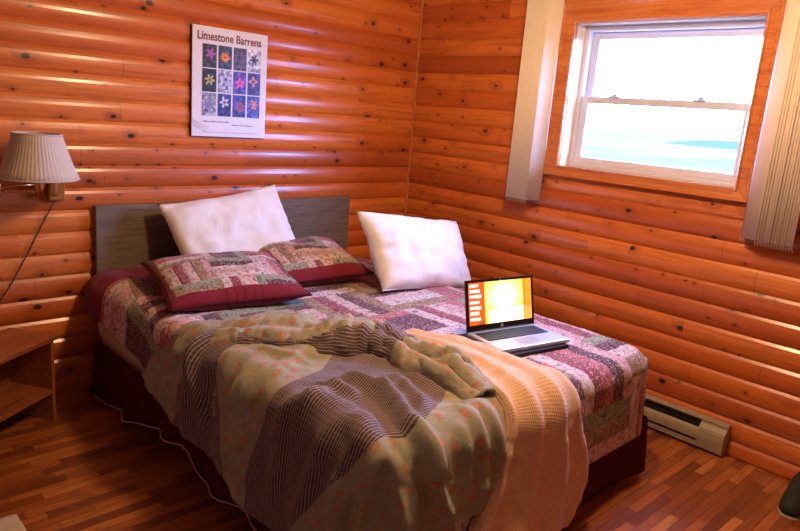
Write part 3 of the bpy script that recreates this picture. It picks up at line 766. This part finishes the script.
# ---------------------------------------------------------------- sconce lamp
sc_ = empty('wall_sconce', (-2.178, -.017, .99), 0, 'brass swing-arm wall lamp with pleated ivory shade at the left edge', 'lamp')
link('wall_plate', boxes((-.030, .036, -.022, 0, -.070, .095), bev=.004), M['brass'], sc_, False)
bm = bmesh.new(); lathe(bm, [(0, -.045), (.014, -.045), (.017, -.035), (.017, .035), (.014, .045), (0, .045)], 18, (-.016, -.045, .0)); s_ = link('swivel', bm, M['brass'], sc_, True)
sx_, sy_ = -.112, -.185     # shade axis relative to sconce root
bm = bmesh.new(); tube(bm, [(-.016, -.045, .012), (-.13, -.085, .010), (-.245, -.125, .006)], .0055, 8); link('swing_arm', bm, M['brass'], sc_, True)
bm = bmesh.new(); tube(bm, [(-.245, -.125, -.006), (-.20, -.15, -.006), (sx_, sy_, -.002)], .0055, 8); link('swing_arm', bm, M['brass'], sc_, True)
bm = bmesh.new(); lathe(bm, [(0, -.026), (.008, -.026), (.011, -.018), (.011, .02), (.008, .028), (0, .028)], 14, (-.245, -.125, 0)); link('elbow_knuckle', bm, M['brass'], sc_, True)
bm = bmesh.new(); lathe(bm, [(0, -.02), (.010, -.018), (.013, 0), (.018, .015), (.018, .07), (.021, .075), (.021, .10), (0, .10)], 16, (sx_, sy_, 0)); link('lamp_socket', bm, M['brass'], sc_, True)
bm = bmesh.new(); seg = 168; rings = []
nr = 7
for jx in range(nr+1):
    f = jx/nr; z = .052+.176*f; r0 = .149+(.089-.149)*f-.004*math.sin(PI*f)
    rings.append([bm.verts.new((sx_+(r0+(.0016 if k % 3 == 0 else -.0008)*1)*math.cos(2*PI*k/seg), sy_+(r0+(.0016 if k % 3 == 0 else -.0008))*math.sin(2*PI*k/seg), z)) for k in range(seg)])
for A, B in zip(rings, rings[1:]):
    for k in range(seg): bm.faces.new((A[k], A[(k+1) % seg], B[(k+1) % seg], B[k]))
sh = link('lamp_shade', bm, M['shade'], sc_, True); md = sh.modifiers.new('t', 'SOLIDIFY'); md.thickness = .0015
bm = bmesh.new()
bm.free()
for rr, zz in ((.1495, .052), (.0895, .228)):
    bm = bmesh.new(); tube(bm, [(sx_+rr*math.cos(2*PI*k/48), sy_+rr*math.sin(2*PI*k/48), zz) for k in range(48)], .003, 6, close=True)
    link('shade_binding', bm, M['shade'], sh, True)
bm = bmesh.new()
for a in (0, 2*PI/3, 4*PI/3): tube(bm, [(sx_, sy_, .20), (sx_+.088*math.cos(a), sy_+.088*math.sin(a), .222)], .0013, 5)
bm2, _ = lathe(bm, [(0, .10), (.014, .10), (.022, .12), (.03, .15), (.026, .175), (0, .192)], 16, (sx_, sy_, 0)); link('bulb', bm, M['vinyl'], sc_, True)
bm = bmesh.new(); tube(bm, [(.0, -.012, -.068), (-.02, -.010, -.10), (-.06, -.006, -.18), (-.12, -.006, -.30), (-.19, -.006, -.43), (-.27, -.006, -.55), (-.36, -.008, -.64)], .0028, 6)
link('lamp_cord', bm, M['cord'], sc_, True)

# ---------------------------------------------------------------- nightstand
ns = empty('nightstand', (-2.277, -.262, 0), math.radians(35), 'low reddish-brown open nightstand with one shelf, turned from the wall', 'nightstand')
NW, ND, NH = .55, .22, .385
link('side_panel', boxes((-.018, 0, 0, ND, 0, NH-.02), bev=.001), M['stand'], ns)
link('side_panel', boxes((-NW, -NW+.018, 0, ND, 0, NH-.02), bev=.001), M['stand'], ns)
link('back_panel', boxes((-NW+.018, -.018, ND-.012, ND, .02, NH-.02)), M['stand'], ns)
link('shelf', boxes((-NW+.018, -.018, .0, ND-.012, .128, .146), bev=.001), M['stand'], ns)
link('top', boxes((-NW-.01, .008, -.012, ND, NH-.02, NH), bev=.002), M['stand'], ns)

# ---------------------------------------------------------------- blinds
def blind_stack(name, y_start, n, pitch, label, ang, zb=1.008, flip=1):
    root = empty(name, (-.082, y_start, zb), 0, label, 'vertical blind', 'vertical blind stacks beside the window')
    zt = 2.20
    link('head_rail', boxes((-.022, .022, -n*pitch-.03, .06, zt-zb, zt-zb+.035), bev=.002), M['railmetal'], root)
    mesh = None; hw = .0445
    for k in range(n):
        if mesh is None:
            bm = bmesh.new(); pts = []
            for i in range(9):
                f = i/8*2-1; bow = .0035*(1-f*f)
                x, y = f*hw*math.cos(ang)-bow*math.sin(ang), f*hw*math.sin(ang)*1+bow*math.cos(ang)
                pts.append((x, y))
            A = [bm.verts.new((x, y, 0)) for x, y in pts]; B = [bm.verts.new((x, y, zt-zb-.01)) for x, y in pts]
            for i in range(8): bm.faces.new((A[i], A[i+1], B[i+1], B[i]))
            s0 = link('slat', bm, M['blind'], root, True); md = s0.modifiers.new('t', 'SOLIDIFY'); md.thickness = .0012; mesh = s0; o = s0
        else:
            o = s0.copy(); COL.objects.link(o); o.parent = root
        o.location = (random.uniform(-.002, .002), -k*pitch, random.uniform(-.002, .002)); o.rotation_euler = (0, 0, random.uniform(-.03, .03))
    for sgn in (-1, 1):
        bm = bmesh.new(); cp = []
        for k in range(n):
            cp += [(sgn*hw*.93*math.cos(ang), -k*pitch+sgn*hw*.93*math.sin(ang), -.002), (sgn*hw*.93*math.cos(ang), -(k+.5)*pitch+sgn*hw*.93*math.sin(ang), -.022)]
        tube(bm, cp, .0016, 5); link('spacer_chain', bm, M['chain'], root, True)
    return root
blind_stack('vertical_blind', -.925, 13, .0108, 'gathered cream vertical blind slats on the corner side of the window', math.radians(-32))
blind_stack('vertical_blind', -2.172, 14, .0110, 'gathered cream vertical blind slats on the right side of the window', math.radians(60))

# ---------------------------------------------------------------- baseboard heater
ht = empty('baseboard_heater', (-.018, -2.235, .012), 0, 'almond electric baseboard heater on floor below window, half behind the bed', 'heater')
HL = 1.25
ht.scale = (1, 1, .90)
link('back_plate', boxes((-.006, 0, .0, HL, 0, .155)), M['heater'], ht)
prof = [(-.006, .150), (-.028, .146), (-.046, .136), (-.046, .140), (-.028, .153), (-.006, .157)]
bm = bmesh.new(); prism(bm, [(0, .150), (-.024, .146), (-.034, .143), (-.034, .147), (-.022, .152), (0, .156)], 0, HL); link('top_lip', bm, M['heater'], ht)
fp = [(-.050, .104), (-.057, .095), (-.062, .082), (-.064, .066), (-.063, .045)]
bm = bmesh.new(); prism(bm, fp+[(-.060, .045), (-.060, .07), (-.059, .080), (-.054, .093), (-.048, .101)], .0, HL); link('front_cover', bm, M['heater'], ht)
bm = bmesh.new(); prism(bm, [(-.006, .004), (-.058, .004), (-.060, .030), (-.056, .030), (-.054, .008), (-.006, .008)], 0, HL); link('bottom_lip', bm, M['heater'], ht)
link('heating_element', boxes((-.045, -.006, .10, HL-.05, .02, .118)), M['black'], ht)
bm = bmesh.new(); prism(bm, [(0, 0), (-.060, 0), (-.0645, .03), (-.0645, .07), (-.0625, .095), (-.055, .113), (-.036, .134), (-.034, .148), (0, .158)], -.004, .0); link('end_cap', bm, M['heater'], ht)
bm = bmesh.new(); prism(bm, [(-.005, .005), (-.058, .005), (-.0615, .03), (-.0615, .07), (-.0595, .095), (-.053, .111), (-.034, .130), (-.030, .142), (-.005, .150)], .0, .115); link('wiring_cover', bm, M['heater'], ht)

# ---------------------------------------------------------------- floor odds at the frame edges
def rug(u, v):
    return Vector((-3.02+.42*u, -1.32+.40*v, .012+.004*fbm(u*6, v*6)+.004))
rg = sheet('small_rug', 30, 30, rug, plain('pale_wool_pile', (.60, .50, .46), .95, var=.2, scale=120), uvfn=lambda a, b: (a, b), thick=.014)
tag(rg, 'corner of a small pale rug on the floor at the bottom left', 'rug')
shoe = empty('canvas_shoe', (-.30, -2.62, 0), 0, 'dark shoe with pale rubber toe on the floor near window wall', 'shoe')
def shoe_mesh(scale_z, z0, off):
    bm = bmesh.new(); R = []
    prof = [(-.12, .012, .02), (-.11, .030, .035), (-.08, .042, .05), (-.03, .044, .065), (.03, .040, .085), (.09, .038, .095), (.13, .030, .09), (.14, .008, .08)]
    for x, w, h in prof:
        R.append([bm.verts.new((x+off, (w)*math.cos(a*PI/8), z0+max(0, math.sin(a*PI/8))*h*scale_z)) for a in range(9)])
    for A, B in zip(R, R[1:]):
        for k in range(8): bm.faces.new((A[k], A[k+1], B[k+1], B[k]))
        bm.faces.new((A[8], A[0], B[0], B[8]))
    bm.faces.new(R[0]); bm.faces.new(R[-1][::-1]); return bm
up_ = link('upper', shoe_mesh(1, .016, 0), plain('dark_green_canvas', (.02, .025, .022), .8), shoe, True)
link('sole', shoe_mesh(.22, .0, -.004), plain('pale_rubber_sole', (.38, .33, .25), .6), shoe, True)
shoe.rotation_euler = (0, 0, math.radians(8)); shoe.location = (-.225, -2.585, 0)
